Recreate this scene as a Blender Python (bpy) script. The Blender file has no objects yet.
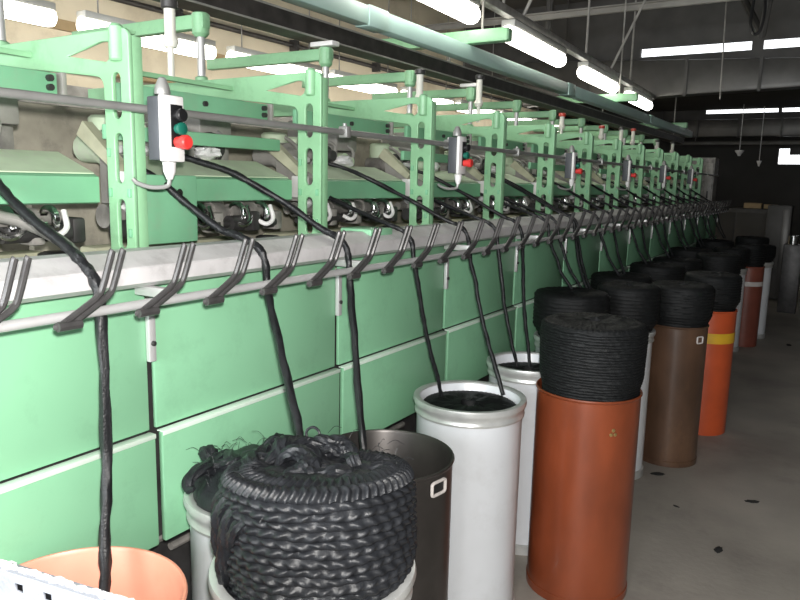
import bpy, bmesh, math, random
from mathutils import Vector, Matrix, noise
from math import sin, cos, pi, radians
random.seed(7)
sc = bpy.context.scene
COL = sc.collection

# ------------------------------------------------------------------ materials
def mat(name, col, rough=.5, metal=0.0, var=.12, scale=8.0, bump=.0, bscale=60.0, dirt=None, dirt_amt=.0, dirt_scale=3.0,
        emit=None, estr=0.0, spec=.5, stretch=None, coat=0.0):
    m = bpy.data.materials.new(name); m.use_nodes = True
    nt = m.node_tree; N = nt.nodes; L = nt.links
    b = N['Principled BSDF']
    b.inputs['Metallic'].default_value = metal
    b.inputs['Roughness'].default_value = rough
    b.inputs['Specular IOR Level'].default_value = spec
    b.inputs['Coat Weight'].default_value = coat
    tc = N.new('ShaderNodeTexCoord'); mp = N.new('ShaderNodeMapping')
    L.new(tc.outputs['Object'], mp.inputs['Vector'])
    if stretch: mp.inputs['Scale'].default_value = stretch
    nz = N.new('ShaderNodeTexNoise'); nz.inputs['Scale'].default_value = scale; nz.inputs['Detail'].default_value = 6
    L.new(mp.outputs[0], nz.inputs['Vector'])
    rp = N.new('ShaderNodeValToRGB')
    lo = tuple(max(0, c * (1 - var)) for c in col); hi = tuple(min(1, c * (1 + var)) for c in col)
    rp.color_ramp.elements[0].position = .3; rp.color_ramp.elements[1].position = .7
    rp.color_ramp.elements[0].color = lo + (1,); rp.color_ramp.elements[1].color = hi + (1,)
    L.new(nz.outputs['Fac'], rp.inputs['Fac'])
    out = rp.outputs['Color']
    if dirt:
        n2 = N.new('ShaderNodeTexNoise'); n2.inputs['Scale'].default_value = dirt_scale; n2.inputs['Detail'].default_value = 8
        n2.inputs['Roughness'].default_value = .7
        L.new(mp.outputs[0], n2.inputs['Vector'])
        r2 = N.new('ShaderNodeValToRGB'); r2.color_ramp.elements[0].position = .52; r2.color_ramp.elements[1].position = .72
        r2.color_ramp.elements[1].color = (dirt_amt,) * 3 + (1,)
        L.new(n2.outputs['Fac'], r2.inputs['Fac'])
        mx = N.new('ShaderNodeMixRGB'); mx.inputs['Color2'].default_value = tuple(dirt) + (1,)
        L.new(r2.outputs['Color'], mx.inputs['Fac']); L.new(out, mx.inputs['Color1']); out = mx.outputs['Color']
    L.new(out, b.inputs['Base Color'])
    if bump:
        n3 = N.new('ShaderNodeTexNoise'); n3.inputs['Scale'].default_value = bscale; n3.inputs['Detail'].default_value = 4
        L.new(mp.outputs[0], n3.inputs['Vector'])
        bp = N.new('ShaderNodeBump'); bp.inputs['Strength'].default_value = bump; bp.inputs['Distance'].default_value = .01
        L.new(n3.outputs['Fac'], bp.inputs['Height']); L.new(bp.outputs[0], b.inputs['Normal'])
    if emit:
        b.inputs['Emission Color'].default_value = tuple(emit) + (1,); b.inputs['Emission Strength'].default_value = estr
    return m

M = {}
M['panel'] = mat('green_panel_paint', (.25, .53, .325), .42, var=.05, scale=3, dirt=(.12, .26, .15), dirt_amt=.3, dirt_scale=5)
M['edge'] = mat('pale_lit_edge', (.66, .78, .68), .5, var=.06, dirt=(.4, .42, .36), dirt_amt=.4)  # pale tone holds the light caught along the lower panel's top edge
M['green'] = mat('green_frame_paint', (.275, .53, .305), .4, var=.07, scale=6, dirt=(.09, .2, .1), dirt_amt=.35, dirt_scale=9)
M['dgreen'] = mat('dusty_green_paint', (.20, .47, .28), .5, var=.1, scale=5, dirt=(.3, .33, .25), dirt_amt=.35, dirt_scale=7)
M['lid'] = mat('dusty_pale_green_lid', (.55, .66, .48), .6, var=.1, scale=8, dirt=(.55, .52, .48), dirt_amt=.7, dirt_scale=7)
M['teal'] = mat('pale_teal_paint', (.50, .70, .65), .4, var=.06, scale=3)
M['alu'] = mat('dusty_aluminium', (.66, .645, .65), .5, metal=.15, var=.12, scale=9, bump=.1, bscale=40, dirt=(.3, .28, .28), dirt_amt=.4, dirt_scale=12)
M['rod'] = mat('pale_steel_rod', (.6, .6, .6), .38, metal=.35, var=.1)
M['pipe'] = mat('grey_pipe', (.30, .30, .29), .45, metal=.35, var=.12, scale=12)
M['chrome'] = mat('chrome', (.75, .75, .75), .16, metal=1.0, var=.05)
M['hook'] = mat('dark_steel_hook', (.08, .077, .077), .38, metal=.4, var=.2, scale=30)
M['dark'] = mat('oily_dark_steel', (.06, .058, .058), .45, metal=.4, var=.3, scale=14)
M['grime'] = mat('grimy_grey_metal', (.22, .21, .195), .55, metal=.15, var=.5, scale=16, bump=.3, bscale=40)
M['mid'] = mat('dull_grey_metal', (.30, .29, .27), .55, metal=.12, var=.25, scale=10)
M['dusty'] = mat('dusty_machine_grey', (.36, .335, .27), .7, var=.3, scale=6, dirt=(.16, .15, .13), dirt_amt=.8, dirt_scale=7)
M['olive'] = mat('dusty_olive_deck', (.42, .42, .30), .65, var=.25, scale=9)
M['fluff'] = mat('white_fibre_fluff', (.72, .72, .72), .95, var=.1, bump=.6, bscale=90)
M['fibre'] = mat('black_acrylic_tow', (.014, .0152, .018), .43, var=.3, scale=40, bump=.18, bscale=260, spec=.4)
M['fibre3'] = mat('matte_black_tow', (.0065, .0072, .0078), .6, var=.35, scale=40, bump=.3, bscale=260, spec=.3)
M['fibre2'] = mat('black_tow_rope', (.012, .0125, .014), .4, var=.3, scale=60, bump=.2, bscale=200, spec=.4)
M['white'] = mat('white_can_enamel', (.78, .81, .85), .3, var=.035, scale=4, dirt=(.5, .5, .5), dirt_amt=.25, dirt_scale=5, coat=.2)
M['steelrim'] = mat('galvanised_rim', (.62, .63, .62), .34, metal=.45, var=.14, scale=14)
M['orange'] = mat('orange_fibre_can', (.215, .048, .017), .36, var=.25, scale=7, dirt=(.22, .06, .025), dirt_amt=.45, dirt_scale=4, coat=.25, stretch=(1, 1, .45))
M['salmon'] = mat('salmon_fibre_can', (.68, .28, .19), .42, var=.1, scale=6, dirt=(.40, .13, .08), dirt_amt=.3, dirt_scale=6)
M['brown'] = mat('brown_fibre_can', (.095, .052, .032), .34, var=.35, scale=6, dirt=(.24, .13, .07), dirt_amt=.5, dirt_scale=4, coat=.2, stretch=(1, 1, .5))
M['red'] = mat('red_orange_can', (.52, .085, .025), .36, var=.12, scale=6, coat=.2)
M['redbrown'] = mat('red_brown_can', (.21, .06, .04), .4, var=.15, scale=6)
M['steelcan'] = mat('dark_steel_can', (.055, .05, .047), .36, metal=.55, var=.3, scale=6, dirt=(.10, .09, .085), dirt_amt=.5, dirt_scale=5)
M['yellow'] = mat('yellow_band', (.68, .40, .025), .45, var=.1)
M['bandwhite'] = mat('white_band', (.6, .56, .54), .5, var=.1)
M['boxwhite'] = mat('white_switch_cover', (.80, .79, .78), .4, var=.03)
M['boxdark'] = mat('dark_grey_switch_body', (.07, .075, .085), .5, var=.1)
M['black'] = mat('black_plastic', (.012, .012, .013), .35, var=.1)
M['btngreen'] = mat('green_button', (.01, .13, .09), .35, var=.05)
M['btnred'] = mat('red_button', (.70, .045, .04), .4, var=.05)
M['redcap'] = mat('red_cap', (.55, .06, .04), .4, var=.1)
M['whitecyl'] = mat('white_cylinder', (.78, .77, .70), .4, var=.05)
M['galv'] = mat('galvanised_sheet', (.26, .275, .31), .5, metal=.2, var=.14, scale=22, bump=.2, bscale=80)
M['tray'] = mat('dark_cable_tray', (.038, .034, .032), .5, var=.5, scale=12)
M['fixture'] = mat('light_housing', (.55, .55, .52), .5, var=.05)
M['tube'] = mat('fluorescent_tube', (.9, .9, .85), .4, var=.0, emit=(1, .96, .86), estr=10)
M['floor'] = mat('worn_concrete', (.36, .33, .292), .6, var=.2, scale=1.6, bump=.15, bscale=30, dirt=(.20, .18, .16), dirt_amt=.7, dirt_scale=1.3)
M['wall'] = mat('beige_wall', (.62, .55, .42), .8, var=.12, scale=1.5, dirt=(.26, .20, .12), dirt_amt=.5, dirt_scale=1.2)
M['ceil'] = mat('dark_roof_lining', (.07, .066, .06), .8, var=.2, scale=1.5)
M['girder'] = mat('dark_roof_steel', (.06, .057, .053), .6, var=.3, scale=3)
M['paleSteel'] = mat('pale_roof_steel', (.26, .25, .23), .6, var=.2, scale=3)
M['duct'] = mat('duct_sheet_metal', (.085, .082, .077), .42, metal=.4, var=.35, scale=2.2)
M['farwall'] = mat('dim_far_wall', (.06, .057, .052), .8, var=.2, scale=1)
M['tan'] = mat('cardboard', (.33, .24, .13), .8, var=.15)
M['lint'] = mat('dark_lint', (.02, .02, .02), .9, var=.3)
M['brass'] = mat('dull_brass', (.5, .38, .16), .35, metal=.8, var=.15)

def glass_mat():
    m = bpy.data.materials.new('window_glass'); m.use_nodes = True
    nt = m.node_tree; N = nt.nodes; L = nt.links
    N.remove(N['Principled BSDF'])
    t = N.new('ShaderNodeBsdfTransparent'); g = N.new('ShaderNodeBsdfGlossy'); g.inputs['Roughness'].default_value = .1
    mx = N.new('ShaderNodeMixShader'); mx.inputs[0].default_value = .08
    L.new(t.outputs[0], mx.inputs[1]); L.new(g.outputs[0], mx.inputs[2]); L.new(mx.outputs[0], N['Material Output'].inputs[0])
    return m
M['glass'] = glass_mat()

# ------------------------------------------------------------------ mesh helpers
def new_bm(): return bmesh.new()
def mesh_of(bm, name='mesh', smooth=True, angle=35):
    bmesh.ops.recalc_face_normals(bm, faces=bm.faces)
    me = bpy.data.meshes.new(name); 
    if smooth:
        for f in bm.faces: f.smooth = True
        for e in bm.edges:
            if len(e.link_faces) == 2 and e.calc_face_angle(0) > radians(angle): e.smooth = False
    bm.to_mesh(me); bm.free(); return me
def link(name, me, m=None, parent=None, loc=None):
    o = bpy.data.objects.new(name, me); COL.objects.link(o)
    if m is not None and len(me.materials) == 0: me.materials.append(m)
    if parent is not None: o.parent = parent
    if loc is not None: o.location = loc
    return o
def obj(name, bm, m, parent=None, loc=None, smooth=True, angle=35):
    return link(name, mesh_of(bm, name, smooth, angle), m, parent, loc)
def tag(o, label=None, cat=None, group=None, kind=None):
    if label: o['label'] = label
    if cat: o['category'] = cat
    if group: o['group'] = group
    if kind: o['kind'] = kind
    return o
def thing(name, label, cat, loc=(0, 0, 0), group=None, rz=0):
    o = bpy.data.objects.new(name, None); COL.objects.link(o); o.location = loc; o.rotation_euler = (0, 0, rz)
    o.empty_display_size = .05
    return tag(o, label, cat, group)
def copy_tree(o, parent=None):
    c = o.copy(); COL.objects.link(c)
    if parent is not None: c.parent = parent
    for ch in list(o.children): copy_tree(ch, c)
    return c
def box(bm, a, b, bev=0.0):
    x0, y0, z0 = (min(a[i], b[i]) for i in range(3)); x1, y1, z1 = (max(a[i], b[i]) for i in range(3))
    vs = [bm.verts.new(p) for p in [(x0, y0, z0), (x1, y0, z0), (x1, y1, z0), (x0, y1, z0), (x0, y0, z1), (x1, y0, z1), (x1, y1, z1), (x0, y1, z1)]]
    fs = [bm.faces.new([vs[i] for i in q]) for q in [(3, 2, 1, 0), (4, 5, 6, 7), (0, 1, 5, 4), (1, 2, 6, 5), (2, 3, 7, 6), (3, 0, 4, 7)]]
    if bev:
        es = list({e for f in fs for e in f.edges})
        bmesh.ops.bevel(bm, geom=es, offset=bev, segments=2, affect='EDGES', profile=.5)
    return bm
def tube(bm, pts, r, n=10, caps=True, ridges=0, ramp=.12, twist=0.0, flat=1.0):
    pts = [Vector(p) for p in pts]
    rs = r if isinstance(r, (list, tuple)) else [r] * len(pts)
    t0 = (pts[1] - pts[0]).normalized(); up = Vector((0, 0, 1)) if abs(t0.z) < .9 else Vector((1, 0, 0))
    u = t0.cross(up).normalized(); rings = []; s = 0.0
    for i, p in enumerate(pts):
        if i == 0: t = t0
        elif i == len(pts) - 1: t = (pts[-1] - pts[-2]).normalized()
        else: t = (pts[i + 1] - pts[i - 1]).normalized()
        u = (u - t * u.dot(t)).normalized(); v = t.cross(u)
        if i: s += (p - pts[i - 1]).length
        ring = []
        for k in range(n):
            a = 2 * pi * k / n; rr = rs[i]
            if ridges: rr *= 1 + ramp * cos(ridges * (a + twist * s))
            ring.append(bm.verts.new(p + u * cos(a) * rr + v * sin(a) * rr * flat))
        rings.append(ring)
    for i in range(len(rings) - 1):
        for k in range(n): bm.faces.new([rings[i][k], rings[i][(k + 1) % n], rings[i + 1][(k + 1) % n], rings[i + 1][k]])
    if caps:
        bm.faces.new(rings[0][::-1]); bm.faces.new(rings[-1])
    return bm
def smooth_path(pts, n=6):
    pts = [Vector(p) for p in pts]; out = []
    P = [pts[0] * 2 - pts[1]] + pts + [pts[-1] * 2 - pts[-2]]
    for i in range(1, len(P) - 2):
        a, b, c, d = P[i - 1], P[i], P[i + 1], P[i + 2]
        for k in range(n):
            t = k / n
            out.append(.5 * ((2 * b) + (c - a) * t + (2 * a - 5 * b + 4 * c - d) * t * t + (3 * b - a - 3 * c + d) * t ** 3))
    out.append(pts[-1]); return out
def cyl(bm, a, b, r, n=16, r2=None):
    return tube(bm, [a, b], [r, r if r2 is None else r2], n)
def lathe(bm, prof, n=48, c=(0, 0, 0), axis='z', close=False):
    rings = []
    for (r, h) in prof:
        ring = []
        for k in range(n):
            a = 2 * pi * k / n
            if axis == 'z': p = (c[0] + r * cos(a), c[1] + r * sin(a), c[2] + h)
            elif axis == 'y': p = (c[0] + r * cos(a), c[1] + h, c[2] + r * sin(a))
            else: p = (c[0] + h, c[1] + r * cos(a), c[2] + r * sin(a))
            ring.append(bm.verts.new(p))
        rings.append(ring)
    for i in range(len(rings) - 1):
        for k in range(n): bm.faces.new([rings[i][k], rings[i][(k + 1) % n], rings[i + 1][(k + 1) % n], rings[i + 1][k]])
    if not close:
        bm.faces.new(rings[0][::-1]); bm.faces.new(rings[-1])
    else:
        for k in range(n): bm.faces.new([rings[-1][k], rings[-1][(k + 1) % n], rings[0][(k + 1) % n], rings[0][k]])
    return bm
def plate_mesh(name, outline, holes, thick, place, bev=.002):
    """flat outline with real holes, extruded; place() maps (u, v, w) into the world"""
    cu = bpy.data.curves.new('outline', 'CURVE'); cu.dimensions = '2D'; cu.fill_mode = 'BOTH'
    cu.extrude = max(thick / 2 - bev, .0005); cu.bevel_depth = bev; cu.bevel_resolution = 1; cu.offset = -bev
    for loop in [outline] + holes:
        sp = cu.splines.new('POLY'); sp.points.add(len(loop) - 1); sp.use_cyclic_u = True
        for i, (x, y) in enumerate(loop): sp.points[i].co = (x, y, 0, 1)
    o = bpy.data.objects.new('outline', cu); COL.objects.link(o)
    bpy.context.view_layer.update()
    dg = bpy.context.evaluated_depsgraph_get()
    me = bpy.data.meshes.new_from_object(o.evaluated_get(dg)); me.name = name
    bpy.data.objects.remove(o); bpy.data.curves.remove(cu)
    for v in me.vertices: v.co = place(v.co.x, v.co.y, v.co.z)
    bm = bmesh.new(); bm.from_mesh(me); bmesh.ops.remove_doubles(bm, verts=bm.verts, dist=1e-5)
    bmesh.ops.recalc_face_normals(bm, faces=bm.faces); bm.to_mesh(me); bm.free()
    me.materials.clear()
    return me
def arc(cx, cy, r, a0, a1, n=8):
    return [(cx + r * cos(radians(a0 + (a1 - a0) * i / n)), cy + r * sin(radians(a0 + (a1 - a0) * i / n))) for i in range(n + 1)]
def stadium(cx, z0, z1, w):
    r = w / 2
    return arc(cx, z1 - r, r, 0, 180, 8) + arc(cx, z0 + r, r, 180, 360, 8)
ORD = ['nearest', 'second', 'third', 'fourth', 'fifth', 'sixth', 'seventh', 'eighth', 'ninth', 'tenth', 'eleventh', 'twelfth', 'thirteenth', 'fourteenth']

# ------------------------------------------------------------------ room shell
def struct(name, bm, m, smooth=False):
    o = obj(name, bm, m, smooth=smooth); o['kind'] = 'structure'; return o
XL, XR, YB, YF = -5.6, 3.4, -3.2, 22.0
struct('floor', box(new_bm(), (XL - .2, YB - .2, -.15), (XR + .2, YF + .2, 0)), M['floor'])
struct('wall_left', box(new_bm(), (XL - .15, YB, 0), (XL, YF, 4.6)), M['wall'])
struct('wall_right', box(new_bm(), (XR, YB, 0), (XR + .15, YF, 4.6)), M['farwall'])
# wall behind the photographer with a broad window
b = new_bm()
box(b, (XL, YB - .15, 0), (XR, YB, .9)); box(b, (XL, YB - .15, 3.3), (XR, YB, 4.6))
box(b, (XL, YB - .15, .9), (-4.2, YB, 3.3)); box(b, (1.2, YB - .15, .9), (XR, YB, 3.3))
struct('wall_back', b, M['wall'])
b = new_bm()
for x in (-4.2, -3.13, -2.06, -.99, .08, 1.14): box(b, (x, YB - .12, .9), (x + .06, YB - .04, 3.3))
for z in (.9, 2.1, 3.24): box(b, (-4.2, YB - .12, z), (1.2, YB - .04, z + .06))
struct('window_1', b, M['fixture'])
# far wall with a small bright window
b = new_bm()
wx0, wx1, wz0, wz1 = -1.62, -.4, 2.42, 2.83
box(b, (XL, YF, 0), (wx0, YF + .15, 3.36)); box(b, (wx1, YF, 0), (XR, YF + .15, 3.36))
box(b, (wx0, YF, 0), (wx1, YF + .15, wz0)); box(b, (wx0, YF, wz1), (wx1, YF + .15, 3.36))
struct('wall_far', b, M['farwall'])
b = new_bm(); box(b, (wx0, YF + .06, wz0), (wx1, YF + .07, wz1)); struct('window_2', b, M['glass'])
b = new_bm()
box(b, (-1.36, YF - .03, 2.66), (-.9, YF + .05, 2.85)); struct('trim_1', b, M['girder'])
# roof: three steps, each step lit by a strip of glazing
b = new_bm()
box(b, (XL, YB, 4.45), (XR, 11.05, 4.6)); box(b, (XL, 11.05, 3.50), (XR, 18.05, 3.58)); box(b, (XL, 18.05, 3.33), (XR, YF + .15, 3.4))
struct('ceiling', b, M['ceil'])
b = new_bm()
box(b, (XL, 11, 3.42), (XR, 11.08, 3.592)); box(b, (XL, 11, 3.715), (XR, 11.08, 4.6))
box(b, (XL, 11, 3.592), (-2.73, 11.08, 3.715)); box(b, (-1.27, 11, 3.592), (-1.13, 11.08, 3.715)); box(b, (.35, 11, 3.592), (XR, 11.08, 3.715))
box(b, (XL, 18, 3.28), (XR, 18.08, 3.415)); box(b, (XL, 18, 3.53), (XR, 18.08, 3.6))
box(b, (XL, 18, 3.415), (-2.9, 18.08, 3.53)); box(b, (-1.42, 18, 3.415), (-1.35, 18.08, 3.53)); box(b, (.1, 18, 3.415), (XR, 18.08, 3.53))
struct('trim_2', b, M['girder'])
for k, (x0, x1, y, z0, z1) in enumerate([(-2.73, -1.27, 11.04, 3.592, 3.715), (-1.13, .35, 11.04, 3.592, 3.715), (-2.9, -1.42, 18.04, 3.415, 3.53), (-1.35, .1, 18.04, 3.415, 3.53)]):
    b = new_bm(); box(b, (x0, y, z0), (x1, y + .01, z1)); struct('window_%d' % (3 + k), b, M['glass'])
# roof girders across the hall
b = new_bm()
for y in (2.0, 5.4, 8.6): box(b, (XL, y, 4.2), (XR, y + .16, 4.45))
struct('trim_3', b, M['girder'])
b = new_bm()
box(b, (XL, 9.0, 3.80), (XR, 9.05, 3.86)); box(b, (XL, 8.95, 3.86), (XR, 9.1, 3.875))
tag(obj('roof_tie_beam', b, M['paleSteel'], smooth=False), 'pale steel tie beam running across under the dark roof', 'beam')
b = new_bm()
for x in (-3.6, -1.0, 1.4):
    tube(b, [(x - .5, 10.9, 4.4), (x, 9.5, 3.5), (x + .1, 9.3, 4.4)], .045, 8)
struct('trim_4', b, M['girder'])

# ------------------------------------------------------------------ roof ducts, pipes, cords
def air_duct(label, y, x0, x1, z0, z1, seams, tilt):
    t = thing('air_duct', label, 'duct', (0, y, 0), 'roof ducts')
    b = new_bm(); box(b, (x0, -.25, z0), (x1, .0, z1), .02)
    for v in b.verts: v.co.z += tilt * (v.co.x + 2.5) * (1 if v.co.z < (z0 + z1) / 2 else -1.6)
    obj('duct_body', b, M['duct'], t)
    for x in seams:
        s = new_bm(); box(s, (x - .02, -.275, z0 - .02 + tilt * (x + 2.5)), (x + .02, -.252, z1 + .02 - tilt * 1.6 * (x + 2.5)))
        obj('seam_flange', s, M['girder'], t)
    top = 4.45 if y < 11 else 3.5
    for x in (-3.8, -.5, 2.2):
        s = new_bm(); cyl(s, (x, -.12, z1 - .15), (x, -.12, top), .015, 8); obj('hanger_rod', s, M['girder'], t)
    return t
air_duct('wide sheet metal duct below the long near roof window strip', 10.95, -4.4, 2.5, 2.99, 3.5, (-3.4, -2.02, -1.1, .1, 1.2), .03)
air_duct('narrower sheet metal duct below the far roof window strip', 17.95, -4.4, 2.5, 2.88, 3.26, (-3.0, -2.15, -1.3, -.3, .7), .0)
b = new_bm(); cyl(b, (-4, 20.5, 2.90), (2, 20.5, 2.90), .05, 10)
for x in (-3.5, 1.5): cyl(b, (x, 20.5, 2.9), (x, 20.5, 3.325), .012, 8)
tag(obj('cross_pipe', b, M['paleSteel']), 'pale horizontal pipe above the small far window', 'pipe')
b = new_bm(); tube(b, smooth_path([(-1.06, 8.98, 3.8), (-1.07, 8.95, 3.55), (-1.03, 8.95, 3.42), (-.97, 8.95, 3.44), (-.94, 8.95, 3.6), (-.95, 8.98, 3.8)], 6), .016, 8)
tag(obj('cable_loop', b, M['black']), 'black cable loop hanging from the pale roof tie beam', 'cable')
b = new_bm(); cyl(b, (-1.5, 10.0, 4.45), (-1.46, 10.0, 2.85), .009, 6)
tag(obj('pull_cord', b, M['mid']), 'thin grey cord hanging in front of the near duct', 'cord')

# ------------------------------------------------------------------ fluorescent lights
def light_unit(L=1.5):
    t = thing('fluorescent_light', '', 'ceiling light')
    b = new_bm(); box(b, (-.055, -L / 2 + .02, .045), (.055, L / 2 - .02, .10), .008); obj('housing', b, M['fixture'], t)
    b = new_bm()
    prof = [(.001, -L / 2), (.035, -L / 2 + .004), (.058, -L / 2 + .02), (.066, -L / 2 + .06), (.066, L / 2 - .06), (.058, L / 2 - .02), (.035, L / 2 - .004), (.001, L / 2)]
    lathe(b, prof, 20, axis='y'); obj('diffuser', b, M['tube'], t)
    return t
proto = light_unit(1.34)
wall_proto = light_unit(1.34)
for y in (-.5, .5):
    b = new_bm(); cyl(b, (0, y, .10), (0, y, 1.6), .006, 6); obj('hanger_rod', b, M['mid'], wall_proto)
right_y = [3.86, 5.80, 7.83, 9.86]
for i, y in enumerate(right_y):
    o = proto if i == 0 else copy_tree(proto)
    o.location = (-2.08 - .035 * y, y, 2.85); o.rotation_euler = (0, 0, .035)
    tag(o, ['glowing tube light at the top edge, nearest of the row over the aisle', 'second tube light of the aisle row, beside the green cross beam end',
            'third tube light of the aisle row, past the green cross beam', 'smallest and farthest tube light of the aisle row'][i], 'ceiling light', 'aisle tube lights')
for i in range(8):
    o = wall_proto if i == 0 else copy_tree(wall_proto); o.location = (-4.95, 2.6 + i * 1.53, 2.84)
    tag(o, ORD[i] + (' glowing tube light' if i == 0 else ' nearest glowing tube light') + ' of the row along the beige wall', 'ceiling light', 'wall side tube lights')
# trunking that carries the aisle lights
t = thing('light_trunking', 'long grey trunking that carries the aisle tube lights', 'trunking', (-2.06, 0, 2.981), None, .035)
b = new_bm(); box(b, (-.035, 1.5, -.03), (.035, 10.66, .03), .006); obj('trunking_channel', b, M['mid'], t)
for y in (5.0, 7.2, 9.2):
    b = new_bm(); cyl(b, (0, y, .03), (.0, y, 1.469), .012, 8); obj('suspension_rod', b, M['mid'], t)
for (y, x1) in ((5.4, .7), (8.2, .65)):
    b = new_bm(); cyl(b, (0, y, .03), (x1, y, 1.469), .014, 8); obj('brace_rod', b, M['mid'], t)
for y in right_y:
    b = new_bm(); box(b, (-.05, y - .5, -.05), (.02, y - .46, -.03)); box(b, (-.05, y + .46, -.05), (.02, y + .5, -.03)); obj('light_clip', b, M['mid'], t)
t = thing('conduit', 'brown conduit pipe along the beige wall below the tube lights', 'pipe', (XL + .05, 0, 2.62))
b = new_bm(); cyl(b, (0, -2, 0), (0, 20, 0), .035, 10); obj('conduit_pipe', b, M['tan'], t)
for y in (2.4, 4.4, 6.4, 8.4):
    b = new_bm(); box(b, (-.048, y, -.04), (.04, y + .04, .04)); obj('conduit_clamp', b, M['dark'], t)
t2 = thing('conduit', 'thin dark conduit pipe high on the beige wall', 'pipe', (XL + .05, 0, 3.25))
b = new_bm(); cyl(b, (0, -2, 0), (0, 20, 0), .025, 10); obj('conduit_pipe', b, M['tray'], t2)
for y in (1.5, 3.2, 4.9, 6.6, 8.3):
    b = new_bm(); box(b, (-.045, y, -.06), (.06, y + .05, .06)); obj('conduit_clamp', b, M['dark'], t2)
b = new_bm(); box(b, (XL + .01, -2, 2.9), (XL + .05, 18, 2.98)); struct('trim_5', b, M['tan'])
b = new_bm(); box(b, (XL + .002, -2, 2.2), (XL + .12, 18, 2.46)); struct('trim_6', b, M['mid'])

# ------------------------------------------------------------------ overhead teal channel, dark tray, green cross beams
t = thing('overhead_channel', 'long pale teal steel channel hung above the machine', 'beam', (0, 0, 0))
for i, (y0, y1) in enumerate(((.3, 3.42), (3.43, 6.7), (6.71, 10.0), (10.01, 13.0))):
    b = new_bm(); box(b, (-2.355, y0, 2.573), (-2.27, y1, 2.672), .006); obj('channel_length', b, M['teal'], t)
for y in (3.42, 6.7, 10.0):
    b = new_bm(); box(b, (-2.36, y - .09, 2.568), (-2.264, y + .1, 2.677), .004); obj('joint_sleeve', b, M['teal'], t)
b = new_bm()
prof = [(-2.45, 2.532), (-2.45, 2.442), (-2.32, 2.442), (-2.32, 2.532), (-2.328, 2.532), (-2.328, 2.45), (-2.442, 2.45), (-2.442, 2.532)]
r0 = [b.verts.new((x, .4, z)) for x, z in prof]; r1 = [b.verts.new((x, 12.6, z)) for x, z in prof]
for i in range(8): b.faces.new([r0[i], r0[(i + 1) % 8], r1[(i + 1) % 8], r1[i]])
b.faces.new(r0[::-1]); b.faces.new(r1)
t = thing('cable_tray', 'dark grimy cable tray running under the teal channel', 'cable tray')
obj('tray_channel', b, M['tray'], t, smooth=False)
for y in (4.59, 8.34, 12.34):
    b = new_bm(); box(b, (-2.449, y - .015, 2.53), (-2.443, y + .015, 2.68)); obj('tray_hanger', b, M['mid'], t)
for x, z in ((-2.318, 2.445), (-2.318, 2.53)):
    b = new_bm(); cyl(b, (x, .4, z), (x, 12.6, z), .005, 6); obj('tray_lip', b, M['mid'], t)
for i, (y, xe) in enumerate(((4.55, -2.0), (8.3, -2.07), (12.3, -2.25))):
    t = thing('cross_beam', ['nearest pale green cross beam on top of the teal channel', 'middle pale green cross beam on top of the teal channel', 'farthest pale green cross beam on top of the teal channel'][i], 'beam', (xe, y, 2.68), 'overhead green cross beams')
    b = new_bm(); box(b, (-1.0, 0, 0), (0, .08, .085), .006); obj('beam_length', b, M['green'], t)
    b = new_bm(); box(b, (.0005, .006, .006), (.006, .074, .079), .001); obj('end_cap', b, M['green'], t)
    b = new_bm(); cyl(b, (-.2, .04, .085), (-.2, .04, 1.765 if y < 11 else .82), .009, 8); obj('hanger_rod', b, M['mid'], t)

# ------------------------------------------------------------------ the green machine, one section per head
PITCH, Y1, NB = .826, 1.3, 12
TH = .045
WEB = .014
def frame_mesh():
    # (x, z) outline of the cast frame: post with a tapering arm to the back
    out = [(-1.764, 1.44), (-1.655, 1.44), (-1.655, 2.11)] + arc(-1.68, 2.11, .025, 0, 90, 6) + [(-2.25, 2.133), (-3.0, 2.133), (-3.0, 2.07), (-2.25, 2.07)] + [(-1.81, 2.018)] + arc(-1.794, 1.985, .03, 90, 0, 6)
    holes = [stadium(-1.71, 1.90, 2.022, .034), stadium(-1.71, 1.726, 1.862, .034), stadium(-1.71, 1.545, 1.682, .034),
             [(-1.925, 2.078), (-1.75, 2.052), (-1.735, 2.06), (-1.73, 2.07), (-1.73, 2.092), (-1.74, 2.104), (-1.77, 2.106)]]
    return plate_mesh('frame', out, holes, WEB, lambda u, v, w: Vector((u, w + WEB / 2, v)), .003)
FRAME = frame_mesh(); FRAME.materials.append(M['green'])

def prism_y(b, quad, y0, y1):
    f0 = [b.verts.new((x, y0, z)) for x, z in quad]; f1 = [b.verts.new((x, y1, z)) for x, z in quad]; n = len(quad)
    for i in range(n): b.faces.new([f0[i], f0[(i + 1) % n], f1[(i + 1) % n], f1[i]])
    b.faces.new(f0[::-1]); b.faces.new(f1); return b

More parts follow.
